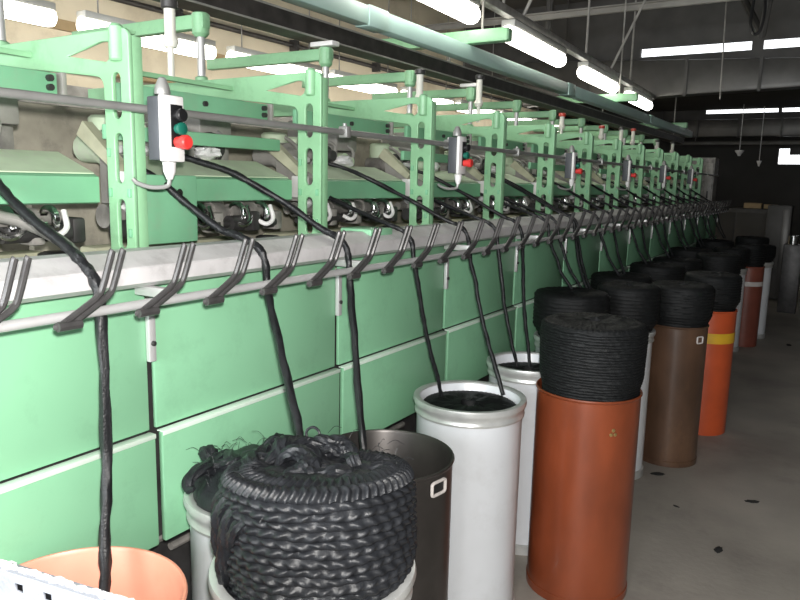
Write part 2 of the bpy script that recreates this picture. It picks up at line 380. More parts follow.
def build_section(k):
    """the post at y = 0 and the bay that follows it, origin on the floor"""
    rr = random.Random(30 + k)
    t = thing('machine_section', '', 'textile machine')
    fr = link('frame', FRAME, None, t)
    b = new_bm(); lathe(b, [(.016, 2.05), (.02, 2.055), (.02, 2.138), (.012, 2.146)], 16, (-1.70, -.002, 0)); obj('post_boss', b, M['green'], fr)
    for (x0, x1) in ((-1.667, -1.655),):
        b = new_bm(); box(b, (x0, WEB - .001, 1.44), (x1, TH, 2.115 if x0 > -1.7 else 1.99), .002); obj('post_rib', b, M['green'], fr)
    b = new_bm(); prism_y(b, [(-3.0, 2.125), (-1.68, 2.125), (-1.68, 2.1335), (-3.0, 2.1335)], WEB - .001, TH); obj('arm_rib', b, M['green'], fr)
    b = new_bm(); prism_y(b, [(-3.0, 2.07), (-2.25, 2.07), (-1.80, 2.018), (-1.80, 2.026), (-2.25, 2.078), (-3.0, 2.078)], WEB - .001, TH); obj('arm_rib', b, M['green'], fr)
    for (x, z) in ((-1.75, 1.70), (-1.67, 1.70), (-1.75, 1.81), (-1.672, 1.59)):
        b = new_bm(); box(b, (x - .006, -.006, z - .012), (x + .006, .002, z + .012), .002); obj('bolt', b, M['dgreen'], fr)
    g0, g1 = -.062, PITCH - .084
    # doors
    b = new_bm(); box(b, (-1.533, g0, 1.075), (-1.52, g1, 1.50), .003); obj('upper_panel', b, M['panel'], t)
    b = new_bm(); box(b, (-1.514, g0, .752), (-1.497, g1, 1.066), .004); lp = obj('lower_panel', b, M['panel'], t)
    b = new_bm(); box(b, (-1.52, g0 + .001, 1.0665), (-1.4955, g1 - .001, 1.0705), .001); box(b, (-1.4965, g0 + .001, 1.058), (-1.4940, g1 - .001, 1.0705), .0008); obj('lit_edge_strip', b, M['edge'], lp)  # strip added in a paler colour to draw the lit top edge
    b = new_bm(); box(b, (-1.519, g1 - .004, 1.265), (-1.503, g1 + .018, 1.435), .003); la = obj('latch', b, M['rod'], t)
    b = new_bm(); lathe(b, [(.007, 0), (.007, .006), (.004, .008)], 12, (-1.503, g1 + .007, 1.315), 'x'); obj('latch_screw', b, M['dark'], la)
    b = new_bm(); box(b, (-2.4, g0, .0), (-1.66, g1 + .012, .74)); box(b, (-2.4, g0, .74), (-1.556, g1 + .012, 1.40)); obj('base', b, M['dark'], t, smooth=False)
    b = new_bm(); cyl(b, (-1.62, g0, .70), (-1.62, g1, .70), .02, 10); cyl(b, (-1.6, g0 + .1, .66), (-1.6, g1 - .2, .66), .012, 8); obj('drive_shaft', b, M['grime'], t)
    b = new_bm(); box(b, (-2.3, g0, 1.401), (-1.60, g1 + .01, 1.475), .004); obj('deck', b, M['olive'], t)
    # trough with sloping dusty lid
    y0, y1 = .17, PITCH - .02
    prof = [(-1.79, 1.668), (-1.775, 1.672), (-1.775, 1.742), (-1.79, 1.748), (-1.95, 1.806), (-1.965, 1.80), (-1.965, 1.668)]
    b = new_bm(); prism_y(b, prof, y0, y1); tr = obj('trough', b, M['dgreen'], t, smooth=False)
    b = new_bm(); prism_y(b, [(-1.79, 1.7495), (-1.95, 1.8075), (-1.95, 1.811), (-1.79, 1.753)], y0 + .004, y1 - .004); obj('trough_lid', b, M['lid'], tr, smooth=False)
    b = new_bm(); prism_y(b, [(-1.765, 1.66), (-1.765, 1.74), (-1.97, 1.845), (-2.0, 1.845), (-2.0, 1.66)], y0 - .022, y0 - .014); obj('side_plate', b, M['mid'], t)
    # pale roller end in the gap beside the trough
    b = new_bm(); box(b, (-1.86, .075, 1.675), (-1.79, .105, 1.76), .006); obj('end_bracket', b, M['boxwhite'], t)
    b = new_bm(); box(b, (-1.87, .108, 1.68), (-1.80, .140, 1.75), .004); obj('bearing_block', b, M['grime'], t)
    # back rails
    b = new_bm(); box(b, (-1.84, .06, 1.956), (-1.82, PITCH - .10, 2.013), .004); pl = obj('back_plate', b, M['dgreen'], t)
    for z in (1.973, 1.997):
        b = new_bm(); cyl(b, (-1.82, PITCH - .125, z), (-1.807, PITCH - .125, z), .009, 10); obj('plate_bolt', b, M['dark'], pl)
    b = new_bm(); cyl(b, (-1.82, .42, 1.985), (-1.81, .42, 1.985), .009, 10); obj('plate_bolt', b, M['dark'], pl)
    b = new_bm(); box(b, (-1.85, PITCH - .092, 1.94), (-1.81, PITCH - .078, 2.016), .003); obj('plate_bracket', b, M['mid'], t)
    if k % 2 == 0:
        b = new_bm(); box(b, (-1.85, .05, 1.850), (-1.83, PITCH - .02, 1.893), .004); obj('back_bar', b, M['dgreen'], t)
        b = new_bm(); box(b, (-1.85, .3, 1.893), (-1.835, .335, 1.957), .003); obj('bar_stay', b, M['dgreen'], t)
    # slanted dusty lever just behind the post
    pa, pb = Vector((-1.955, 0, 1.905)), Vector((-1.80, 0, 1.782)); d = (pb - pa); nrm = Vector((-d.z, 0, d.x)).normalized()
    if nrm.z < 0: nrm = -nrm
    b = new_bm(); prism_y(b, [(p.x, p.z) for p in (pa, pb, pb - nrm * .03, pa - nrm * .05)], .062, .095); obj('pressure_lever', b, M['olive'], t, smooth=False)
    # gear housing behind
    b = new_bm(); box(b, (-2.95, .03, 1.40), (-2.42, PITCH - .06, 1.99), .015); obj('gear_housing', b, M['dusty'], t)
    b = new_bm(); box(b, (-2.3, PITCH - .26, 1.88), (-2.0, PITCH - .10, 2.02), .01); obj('gear_box', b, M['mid'], t)
    b = new_bm(); box(b, (-2.2, .02, 1.476), (-2.17, PITCH - .08, 1.80), .003); obj('back_shield', b, M['dusty'], t)
    # rollers under the trough
    def stepped(y0, y1, radii, w):
        prof = []; y = y0
        while y < y1 - .02:
            r = rr.choice(radii); ww = min(rr.uniform(*w), y1 - y); prof += [(r, y), (r, y + ww)]; y += ww + .0015
        return prof
    b = new_bm(); lathe(b, stepped(.05, PITCH - .09, [.018, .028, .036, .03], (.02, .07)), 18, (-1.86, 0, 1.628), 'y'); obj('bottom_roller', b, M['grime'], t)
    b = new_bm(); lathe(b, stepped(.05, PITCH - .09, [.012, .022, .028], (.03, .09)), 18, (-1.81, 0, 1.59), 'y'); obj('bottom_roller', b, M['dark'], t)
    for yy in (.2, .38, .56, .68):
        b = new_bm(); lathe(b, [(.034, -.010), (.04, -.006), (.04, .006), (.034, .010), (.026, .010), (.026, -.010)], 20, (-1.82, yy, 1.625), 'y', close=True); obj('roller_ring', b, M['chrome'], t)
        b = new_bm(); tube(b, smooth_path([(-1.80, yy - .04, 1.60), (-1.775, yy - .015, 1.585), (-1.775, yy + .02, 1.605), (-1.80, yy + .03, 1.65)], 4), .008, 8); obj('tension_clip', b, M['chrome' if rr.random() < .8 else 'boxwhite'], t)
        b = new_bm(); box(b, (-1.86, yy + .05, 1.56), (-1.79, yy + .09, 1.63), .008); obj('bearing_block', b, M[rr.choice(['mid', 'grime', 'dark'])], t)
    b = new_bm(); lathe(b, [(.045, 0), (.045, .03), (.037, .034), (.045, .038), (.045, .065), (.034, .07)], 20, (-1.76, PITCH - .17, 1.475)); obj('rubber_foot', b, M['black'], t)
    b = new_bm(); box(b, (-2.0, .06, 1.477), (-1.92, PITCH - .1, 1.53), .01); obj('sump', b, M['olive'], t)
    # heads above the trough
    for j, yy in enumerate((.20, .33, .46, .60)):
        b = new_bm(); r = rr.uniform(.03, .05); zc = 1.835 + rr.uniform(-.01, .02)
        lathe(b, [(r * .5, -.13), (r, -.12), (r, -.02), (r * 1.25, -.015), (r * 1.25, .04), (r * .8, .045), (r * .6, .08)], 16, (-2.02, yy, zc), 'x'); obj('top_roller', b, M[['lid', 'mid', 'grime', 'dark'][(j + k) % 4]], t)
        b = new_bm(); box(b, (-2.10, yy + .05, 1.79), (-1.99, yy + .10, 1.86 + rr.uniform(0, .05)), .008); obj('weight_block', b, M[['grime', 'mid', 'dark', 'mid'][(j + k) % 4]], t)
        b = new_bm(); tube(b, smooth_path([(-1.99, yy + .02, 1.80), (-1.96, yy + .04, 1.86 + rr.uniform(0, .03)), (-2.05, yy + .06, 1.92), (-2.12, yy + .05, 1.90)], 4), .008, 8); obj('pressure_arm', b, M[rr.choice(['mid', 'grime', 'pipe'])], t)
    b = new_bm(); lathe(b, [(.05, 1.80), (.055, 1.81), (.055, 1.93), (.045, 1.94)], 18, (-2.10, .25, 0)); lathe(b, [(.05, 1.80), (.055, 1.81), (.055, 1.92), (.045, 1.93)], 18, (-2.12, .40, 0)); obj('bobbin_guard', b, M['lid'], t)
    # white fluff
    for (x, yy, z, s_) in ((-1.955, .56, 1.832, .036), (-1.93, .16, 1.826, .022), (-1.83, .13, 1.655, .026), (-1.97, .30, 1.83, .02)):
        b = new_bm(); bmesh.ops.create_icosphere(b, subdivisions=3, radius=s_)
        for v in b.verts:
            v.co *= 1 + .5 * noise.noise(v.co * 45 + Vector((yy * 9 + k, 0, 0))); v.co.z *= .7; v.co.y *= 1.5
            v.co += Vector((x, yy + rr.uniform(-.004, .004), z))
        obj('fibre_fluff', b, M['fluff'], t)
    # upper arm with chrome lifting rod
    b = new_bm()
    box(b, (-3.1, .0, 2.337), (-2.25, .042, 2.392), .004); ua = obj('upper_arm', b, M['green'], t)
    b = new_bm(); lathe(b, [(.022, 2.305), (.034, 2.318), (.034, 2.395), (.026, 2.40)], 16, (-2.285, .022, 0)); obj('arm_socket', b, M['green'], ua)
    b = new_bm(); cyl(b, (-2.285, .022, 2.134), (-2.285, .022, 2.305), .016, 14); obj('lifting_rod', b, M['rod'], t)
    b = new_bm(); lathe(b, [(.026, 2.134), (.026, 2.147), (.018, 2.152)], 14, (-2.285, .022, 0)); obj('rod_collar', b, M['green'], t)
    return t
kinds = [build_section(0), build_section(1), build_section(2)]
secs = []
order = [1, 0, 1, 2, 1, 0, 1, 2, 1, 0, 1, 2, 1, 0]
used = set()
for k in range(-1, NB):
    q = order[k + 1]
    o = kinds[q] if q not in used else copy_tree(kinds[q])
    used.add(q); secs.append(o)
    o.location = (0, Y1 + k * PITCH, 0)
for k, o in enumerate(secs):
    lab = {0: 'nearest green machine section, cut off by the left edge of the picture', NB: 'farthest green machine section at the end of the row'}.get(k, '%s green machine section, counted along the row from the left edge' % ORD[k])
    tag(o, lab, 'textile machine', 'green machine sections')
# extras that only some sections show (parts of those sections)
b = new_bm(); box(b, (-1.772, .075, 1.55), (-1.70, .27, 1.752), .006)
dc = obj('drive_cover', b, M['dgreen'], secs[1])
b = new_bm(); cyl(b, (-1.70, .19, 1.70), (-1.688, .19, 1.70), .012, 12); obj('cover_screw', b, M['chrome'], dc)
b = new_bm(); tube(b, smooth_path([(-1.80, .35, 1.655), (-1.79, .46, 1.65), (-1.76, .57, 1.625), (-1.71, .66, 1.56), (-1.68, .69, 1.478)], 6), .034, 14, flat=.45)
obj('curved_guard', b, M['mid'], secs[0])
for k in (3, 5):
    b = new_bm(); box(b, (-2.36, -.01, 2.402), (-2.22, .05, 2.425), .004); obj('socket_cap', b, M['boxwhite'], secs[k])
b = new_bm(); box(b, (-1.60, .05, 1.476), (-1.46, .20, 1.572), .006); obj('deck_lug', b, M['panel'], secs[2])

t = thing('end_cabinet', 'grey-white end cabinet closing the far end of the machine', 'cabinet', (-1.75, Y1 + NB * PITCH + .33, 0))
b = new_bm(); box(b, (-1.2, -.25, 0), (.12, .1, 2.18), .01); obj('cabinet_body', b, M['grime'], t)
b = new_bm(); box(b, (-.0, -.268, 1.2), (.10, -.252, 2.1), .004); obj('cabinet_door', b, M['mid'], t)
b = new_bm(); box(b, (.04, -.285, 1.6), (.06, -.268, 1.7), .003); obj('door_handle', b, M['dark'], t)

# white pneumatic cylinders and red-capped ones
def lift_cylinder(label, x, y, z0, z1, capm, group):
    t = thing('lift_cylinder', label, 'cylinder', (x, y, z0), group); h = z1 - z0
    b = new_bm(); lathe(b, [(.012, -.10), (.012, 0), (.022, .0), (.03, .02), (.026, .035), (.02, .045), (.02, h - .03)], 18); obj('cylinder_body', b, M['whitecyl'], t)
    b = new_bm(); lathe(b, [(.026, h - .03), (.03, h - .025), (.03, h - .004), (.022, h)], 18); obj('cylinder_cap', b, capm, t)
    return t
cyls = [(1.83, 2.20, 2.36, 0), (3.60, 2.19, 2.37, 0), (4.37, 2.24, 2.44, 0), (6.0, 2.21, 2.345, 1), (7.17, 2.20, 2.33, 1), (7.9, 2.19, 2.37, 0), (8.4, 2.21, 2.39, 1), (9.66, 2.19, 2.34, 0), (10.6, 2.21, 2.37, 0)]
nm = {0: 0, 1: 0}
for (y, z0, z1, red) in cyls:
    i = nm[red]; nm[red] += 1
    lift_cylinder(('%s %s lifting cylinder above the machine frames' % (ORD[i], 'red-capped' if red else 'white dark-capped')), -2.1, y, z0, z1, M['redcap'] if red else M['dark'], 'red-capped cylinders' if red else 'white cylinders')
# thin carrier bar the cylinders stand on
t = thing('carrier_bar', 'thin green bar above the back plates, carrying the lifting cylinders', 'bar', (-2.1, 0, 0))
b = new_bm(); box(b, (-.012, .9, 2.085), (.012, 11.3, 2.101), .002)
for v in b.verts: v.co.x += 0
obj('bar_length', b, M['green'], t)
for o in [t]: o.location.z = .0

# ------------------------------------------------------------------ pipe with switch boxes
pz, px = 1.923, -1.606
t = thing('control_pipe', 'long thin grey pipe running across the green posts', 'pipe', (px, 0, pz))
b = new_bm(); cyl(b, (0, .2, 0), (0, 11.5, 0), .011, 12); obj('pipe_length', b, M['pipe'], t)
for k in range(NB):
    y = Y1 + k * PITCH + TH / 2 + .06
    b = new_bm(); box(b, (-.02, y - .014, -.02), (.02, y + .014, .022), .004); cyl(b, (0, y, .02), (0, y, .032), .008, 8); obj('pipe_clamp', b, M['pipe'], t)
def switch_box(y, label):
    t = thing('switch_box', label, 'switch box', (px + .016, y, 1.79), 'switch boxes on the pipe')
    b = new_bm(); box(b, (0, 0, 0), (.043, .072, .165), .004); obj('box_body', b, M['boxdark'], t)
    b = new_bm(); box(b, (.0435, -.002, -.004), (.060, .074, .169), .006); cv = obj('front_cover', b, M['boxwhite'], t)
    b = new_bm(); box(b, (.0602, .026, .035), (.0625, .066, .145), .001); obj('button_plate', b, M['black'], cv)
    for z, m, r, d in ((.118, M['black'], .017, .024), (.083, M['btngreen'], .0165, .022), (.048, M['btnred'], .019, .04)):
        b = new_bm(); lathe(b, [(r * .8, 0), (r * .8, d * .5), (r, d * .5 + .001), (r, d * .9), (r * .8, d)], 20, (.0625, .047, z), 'x')
        obj('push_button', b, m, t)['label'] = {.118: 'black push button', .083: 'green push button', .048: 'red push button'}[z]
    b = new_bm(); lathe(b, [(.02, .17), (.021, .175), (.019, .19), (.010, .212), (.004, .215)], 14, (.032, .026, 0)); obj('cable_gland', b, M['pipe'], t)
    b = new_bm(); lathe(b, [(.008, -.05), (.016, -.03), (.018, -.005)], 14, (.04, .035, 0)); obj('lower_gland', b, M['boxwhite'], t)
    b = new_bm(); tube(b, smooth_path([(.04, .035, -.05), (.035, .03, -.068), (.01, .0, -.072), (-.02, -.02, -.062), (-.03, -.03, -.05)], 5), .006, 8); obj('cable', b, M['pipe'], t)
    return t
for k, y in enumerate((1.30, 3.0, 4.65, 6.1, 7.5, 9.0)):
    switch_box(y, ['large switch box with red, green and black buttons, nearest the camera', 'second white-fronted switch box along the pipe', 'third white-fronted switch box along the pipe', 'fourth white-fronted switch box along the pipe', 'fifth white-fronted switch box along the pipe', 'farthest tiny white-fronted switch box along the pipe'][k])

# ------------------------------------------------------------------ guide rail with hooks
t = thing('guide_rail', 'long dusty aluminium guide rail with bent dark hooks along the machine front', 'rail', (0, 0, 0))
prof = [(-1.575, 1.478), (-1.575, 1.548), (-1.56, 1.562), (-1.495, 1.562), (-1.425, 1.532), (-1.422, 1.528), (-1.422, 1.492), (-1.45, 1.478)]
YE = Y1 + (NB - 1) * PITCH + .70
b = new_bm(); r0 = [b.verts.new((x, .3, z)) for x, z in prof]; r1 = [b.verts.new((x, YE, z)) for x, z in prof]; n = len(prof)
for i in range(n): b.faces.new([r0[i], r0[(i + 1) % n], r1[(i + 1) % n], r1[i]])
b.faces.new(r0[::-1]); b.faces.new(r1); obj('rail_beam', b, M['alu'], t, smooth=False)
b = new_bm(); cyl(b, (-1.37, .3, 1.452), (-1.37, YE, 1.452), .011, 14); obj('hook_rod', b, M['rod'], t)
for k in range(NB):
    y = Y1 + k * PITCH - .12
    b = new_bm(); box(b, (-1.50, y - .012, 1.452), (-1.37, y + .012, 1.477), .003); obj('rod_bracket', b, M['rod'], t)
b = new_bm()
for dy in (0, .027):
    pts = [(.010, -.128 + dy, -.012), (.016, -.118 + dy, -.008), (.014, -.045 + dy, .030), (.014, -.028 + dy, .042), (.017, -.018 + dy, .058), (.036, -.006 + dy, .132), (.038, -.004 + dy, .140)]
    tube(b, smooth_path(pts, 3), .0072, 8)
cyl(b, (0.018, -.128, -.011), (.018, -.075, -.011), .011, 8)
hook_me = mesh_of(b, 'hook')
hook_me.materials.append(M['hook'])
hy = [.80, 1.015]
y = 1.215
while y < YE - .05: hy.append(y); y += .2065
for y in hy: link('hook', hook_me, None, t, (-1.366, y - .028, 1.448))

# ------------------------------------------------------------------ black tow strands
def wobble(pts, amp, seed):
    r = random.Random(seed); out = []
    for i, p in enumerate(pts):
        a = amp if 2 < i < len(pts) - 1 else 0
        out.append(Vector(p) + Vector((r.uniform(-a, a), r.uniform(-a, a), 0)))
    return out
def strand(label, pts, r=.0085, seed=1):
    r_ = random.Random(seed)
    path = smooth_path(pts, 7)
    path = [p + Vector((noise.noise(Vector((seed, 0, p.z * 14))), noise.noise(Vector((0, seed, p.z * 14))), 0)) * .0045 for p in path]
    rs = [r * (1 + .22 * noise.noise(Vector((seed * 3.1, i * .35, 0)))) for i in range(len(path))]
    b = new_bm(); tube(b, path, rs, 14, ridges=4, ramp=.13, twist=38)
    return tag(obj('tow_strand', b, M['fibre2']), label, 'strand', 'black tow strands')
def strand_pts(y, over, dy, end, dip=0.0):
    if over: head = [(-2.02, y - dy - .12, 1.84), (-1.88, y - dy - .03, 1.80), (-1.768, y - dy, 1.757), (-1.64, y - dy * .5, 1.672)]
    else: head = [(-1.90, y - dy - .03, 1.70), (-1.78, y - dy, 1.675), (-1.64, y - dy * .5, 1.625)]
    head += [(-1.50, y - .02, 1.582), (-1.44, y - .004, 1.558), (-1.402, y, 1.515), (-1.39, y + .003, 1.44)]
    e = Vector(end); a = Vector(head[-1]); m = a.lerp(e, .5) + Vector((-.01, 0, -.02))
    return head + [tuple(a.lerp(m, .5)), tuple(m), tuple(m.lerp(e, .6)), end]
strand('nearest black tow strand, falling into the salmon can', [(-1.98, 0.896, 1.83), (-1.85, 0.946, 1.775), (-1.768, 0.976, 1.735), (-1.64, 0.981, 1.655), (-1.50, 0.988, 1.585), (-1.44, 0.988, 1.552), (-1.402, 0.990, 1.51), (-1.385, 0.988, 1.43), (-1.35, 0.961, 1.15), (-1.315, 0.921, .95), (-1.29, 0.895, .80)], .012, 1)
strand('second black tow strand, ending behind the big tow coil', [(-1.78, 1.407, 1.775), (-1.72, 1.442, 1.735), (-1.66, 1.482, 1.675), (-1.56, 1.522, 1.60), (-1.50, 1.532, 1.583), (-1.43, 1.538, 1.555), (-1.40, 1.542, 1.51), (-1.385, 1.537, 1.42), (-1.25, 1.442, 1.27), (-1.12, 1.352, 1.13), (-1.08, 1.312, 1.08)], .0108, 2)
strand('third black tow strand, falling into the dark steel can', [(-1.98, 1.68, 1.835), (-1.88, 1.74, 1.80), (-1.768, 1.80, 1.76), (-1.62, 1.89, 1.665), (-1.50, 1.935, 1.584), (-1.44, 1.945, 1.556), (-1.402, 1.948, 1.51), (-1.385, 1.94, 1.43), (-1.30, 1.86, 1.18), (-1.20, 1.76, .95), (-1.17, 1.75, .80)], .0108, 3)
strand('tow strand falling into the left side of the big white can', strand_pts(2.373, False, .03, (-1.335, 2.54, .872)), .0088, 4)
strand('tow strand falling into the right side of the big white can', strand_pts(2.857, True, .25, (-1.13, 2.70, .872)), .0088, 5)
strand('left one of two tow strands falling into the white can behind', strand_pts(3.167, False, .03, (-1.285, 3.222, .86)), .0085, 6)
strand('right one of two tow strands falling into the white can behind', strand_pts(3.475, True, .22, (-1.22, 3.235, .86)), .0085, 7)
gi = 0
for k in range(3, NB):
    base = Y1 + k * PITCH
    for j, (off, over, dy) in enumerate(((-.13 if k == 3 else -.57, False, .03), (-.22 if k > 3 else .12, True, .22))):
        y = base + off
        if k == 3 and j == 0: y = 3.88; over = False
        if k == 3 and j == 1: y = 4.33; over = True
        ye = y + (.10 if j == 0 else -.12)
        strand('%s of the smaller tow strands falling into the coils beyond the orange can' % ORD[gi] if gi < 14 else 'tiny tow strand near the far end of the rail', strand_pts(y, over, dy, (-1.25, ye, 1.12)), .0082, 10 + gi)
        gi += 1

# ------------------------------------------------------------------ sliver cans
def can_body(R, H, rim=.006, fl=.0, wall=.006, bottom=.02):
    """open can, wall with thickness, rolled lip"""
    p = [(.001, bottom)]
    p = [(R - .004, 0), (R, .004), (R, H - .012), (R + rim * .6, H - .008), (R + rim, H - .003), (R + rim * .6, H + .002), (R - wall * .2, H + .002), (R - wall, H - .006), (R - wall, bottom), (.002, bottom)]
    return p
def can(name_label, cx, cy, R, H, body, style, group=None, seg=64):
    t = thing('sliver_can', name_label, 'can', (cx, cy, 0), group)
    b = new_bm(); lathe(b, can_body(R - (.006 if style == 'white' else 0), H, .004 if style == 'white' else .006), seg)
    obj('can_body', b, M[body], t)
    if style == 'white':
        b = new_bm()
        lathe(b, [(R - .0055, H - .062), (R + .001, H - .060), (R + .003, H - .052), (R - .001, H - .042), (R - .001, H - .034), (R + .005, H - .024), (R + .010, H - .010), (R + .007, H + .004), (R - .006, H + .006), (R - .016, H + .002), (R - .016, H - .004), (R - .0055, H - .006)], seg, close=True)
        obj('rim_band', b, M['steelrim'], t)
        b = new_bm(); lathe(b, [(R - .0055, .0), (R + .002, .0), (R + .002, .045), (R - .0055, .05)], seg, close=True); obj('base_band', b, M['steelrim'], t)
    if style == 'fibre':
        b = new_bm(); lathe(b, [(R + .0005, .0), (R + .004, .002), (R + .004, .035), (R + .0005, .038)], seg, close=True); obj('base_band', b, M[body], t)
    return t
def on_can(t, R, ang, z, bm_local, name, m):
    """bm_local built around the origin facing +x"""
    o = obj(name, bm_local, m, t); a = radians(ang); o.location = (R * cos(a), R * sin(a), z); o.rotation_euler = (0, 0, a); return o
def grip(w=.05, h=.034, r=.005):
    b = new_bm(); pts = []
    for i in range(33):
        a = 2 * pi * i / 32
        pts.append((.003, (w / 2) * max(-1, min(1, 1.35 * cos(a))), (h / 2) * max(-1, min(1, 1.2 * sin(a)))))
    tube(b, pts, r, 8, caps=False); return b

can('salmon open can at the bottom left corner', -1.235, .783, .218, .9, 'salmon', 'plain')
can('white can tucked against the green panels, left of the big coil', -1.295, 1.392, .191, .9, 'white', 'white')
can('white can at the bottom edge holding the big black coil', -.924, 1.168, .220, .9, 'white', 'white')
t = can('dark steel can with a pale hand grip, behind the big coil', -1.15, 1.81, .215, .9, 'steelcan', 'plain')
on_can(t, .217, -10, .855, grip(.062, .04, .005), 'hand_grip', M['bandwhite'])
g_ = new_bm(); box(g_, (.0, -.024, -.012), (.0018, .024, .012)); on_can(t, .2155, -10, .855, g_, 'grip_hole', M['black'])
can('tall white can with a silver rim, in the middle of the picture', -1.2, 2.52, .218, .9, 'white', 'white')
can('white can partly hidden behind the middle white can', -1.212, 3.199, .198, .9, 'white', 'white')
t = can('large orange-brown fibre can with black coil, right of centre', -.843, 2.938, .215, .9, 'orange', 'fibre')
for (da, dz) in ((0, .012), (-2.4, -.006), (2.4, -.006)):
    b = new_bm(); lathe(b, [(.008, 0), (.007, .002), (.003, .003)], 12, axis='x'); on_can(t, .2155, -44 + da, .77 + dz, b, 'rivet', M['brass'])
t = can('brown fibre can with a round grip hole, right of the orange can', -.82, 4.73, .184, .9, 'brown', 'fibre')
on_can(t, .186, -33, .825, grip(.045, .04, .005), 'hand_grip', M['bandwhite'])
t = can('bright red-orange can with a yellow band', -.734, 5.472, .176, .9, 'red', 'plain')
b = new_bm(); lathe(b, [(.1765, .672), (.178, .674), (.178, .743), (.1765, .745)], 64, close=True); obj('yellow_band', b, M['yellow'], t)
t = can('dark red-brown can with a white band, far right of the row', -.825, 8.82, .158, .9, 'redbrown', 'plain')
b = new_bm(); lathe(b, [(.1585, .685), (.16, .687), (.16, .733), (.1585, .735)], 48, close=True); obj('white_band', b, M['bandwhite'], t)
# hidden row against the machine, mostly their coils show
far = [(-1.04, 4.32, .165, 'white', 'white', 'slim strip of white can between the orange and the brown can'),
       (-1.25, 3.90, .19, 'white', 'white', 'white can behind the orange can, only its coil showing'),
       (-1.27, 5.05, .19, 'orange', 'fibre', 'can behind the brown can, only its coil showing'),
       (-1.2, 5.85, .19, 'white', 'white', 'can behind the red-orange can, only its coil showing'),
       (-1.2, 6.65, .19, 'white', 'white', 'can by the panels, sixth coil from the orange can'),
       (-.95, 7.30, .18, 'white', 'white', 'far can before the red-brown can, only its coil showing'),
       (-1.25, 7.6, .19, 'white', 'white', 'far can by the panels, under the tow strands'),
       (-.972, 8.43, .165, 'white', 'white', 'white can left of the red-brown can with the white band'),
       (-.80, 9.40, .17, 'white', 'white', 'white can right of the red-brown can with the white band'),
       (-1.25, 9.2, .19, 'white', 'white', 'far can by the panels behind the white cans'),
       (-.95, 10.2, .18, 'white', 'white', 'farthest can of the row, near the end cabinet')]
for (x, y, R, bd, st, lab) in far: can(lab, x, y, R, .9, bd, st, seg=40)

# ------------------------------------------------------------------ tow coils
def coil_mesh(R, z0, z1, ri, rows, nth, lobes, amp=.008, lob=.004, seed=0, per=6, sag=.0, chev=.010, flare=0.0, rc=.035, low_amp=.006, hole=.5, tilt=(0, 0)):
    """wound coil: stacked rope rows round the side, chevron rope round the top, hollow middle"""
    bm = bmesh.new(); prof = []
    nw = rows * per
    for i in range(nw + 1): prof.append(('w', i / nw))
    nt = 30 if nth > 300 else (16 if nth > 200 else 8)
    for i in range(1, nt + 1): prof.append(('t', i / nt))
    for i in range(1, 5): prof.append(('i', i / 4))
    rings = []
    H = z1 - z0; rc = min(rc, H * .3)
    for kind, s in prof:
        ring = []
        for k in range(nth):
            th = 2 * pi * k / nth
            cx, sy = cos(th), sin(th)
            low = noise.noise(Vector((cx * 1.6 + seed, sy * 1.6, s * 1.2 if kind == 'w' else 1.2))) * low_amp
            if kind == 'w':
                row = s * rows; ir = int(min(row, rows - 1e-6)); f = row - ir
                ph = ir * 1.7 + seed
                bulge = math.sqrt(max(0, sin(pi * f)))
                tw = sin(lobes * th + (f - .5) * 3.4 * (1 if ir % 2 else -1) + ph) + .5 * noise.noise(Vector((th * 5, ir * 2.3, seed)))
                r = R - amp + amp * bulge + lob * tw * bulge + low
                z = z0 + (H - rc) * s + .005 * noise.noise(Vector((cx * 3, sy * 3, ir + seed)))
                r += flare * min(1, max(0, (z - .055) / .05))
                top = max(0, s - .85) / .15; r -= .004 * top * top
                rl = r
            elif kind == 't':
                wdt = (R + flare - ri); u = s
                ch = sin(round(lobes * 1.5) * th + abs(((u * 3.2) % 1) - .5) * 7 + seed); rg = math.sqrt(abs(sin(pi * u * 3.2)))
                r = R + flare - .004 - wdt * (u ** 1.3) + low + .003 * ch * (chev / .01) * (1 - u)
                mess = noise.noise(Vector((cx * r * 22, sy * r * 22, seed))) * .012 + noise.noise(Vector((cx * r * 60, sy * r * 60, seed))) * .005
                z = z1 - rc + rc * math.sin(min(1, u * 2.6) * pi / 2) - sag * u + (chev * .45 * ch * rg + chev * .8 * (rg - .6)) * (1 if u < .62 else 0) + mess * min(1, max(0, u - .25) * 3)
            else:
                r = ri * (1 - s * .55); z = z1 - .006 - sag - (H * hole) * s
            z += (tilt[0] * r * cx + tilt[1] * r * sy) * max(0, z - z0 - .06) / H
            ring.append(bm.verts.new((r * cx, r * sy, z)))
        rings.append(ring)
    for i in range(len(rings) - 1):
        for k in range(nth): bm.faces.new([rings[i][k], rings[i][(k + 1) % nth], rings[i + 1][(k + 1) % nth], rings[i + 1][k]])
    bm.faces.new(rings[0][::-1]); bm.faces.new(rings[-1])
    return mesh_of(bm, 'coil_winding', True, 80)
def coil(label, cx, cy, R, z0, z1, rows, nth, lobes, seed, m='fibre3', **kw):
    t = thing('tow_coil', label, 'tow coil', (cx, cy, z0), 'black tow coils', rz=seed * .7)
    kw.setdefault('hole', .15)
    me = coil_mesh(R, 0, z1 - z0, R * .2, rows, nth, lobes, seed=seed, **kw); link('coil_winding', me, M[m], t)
    return t
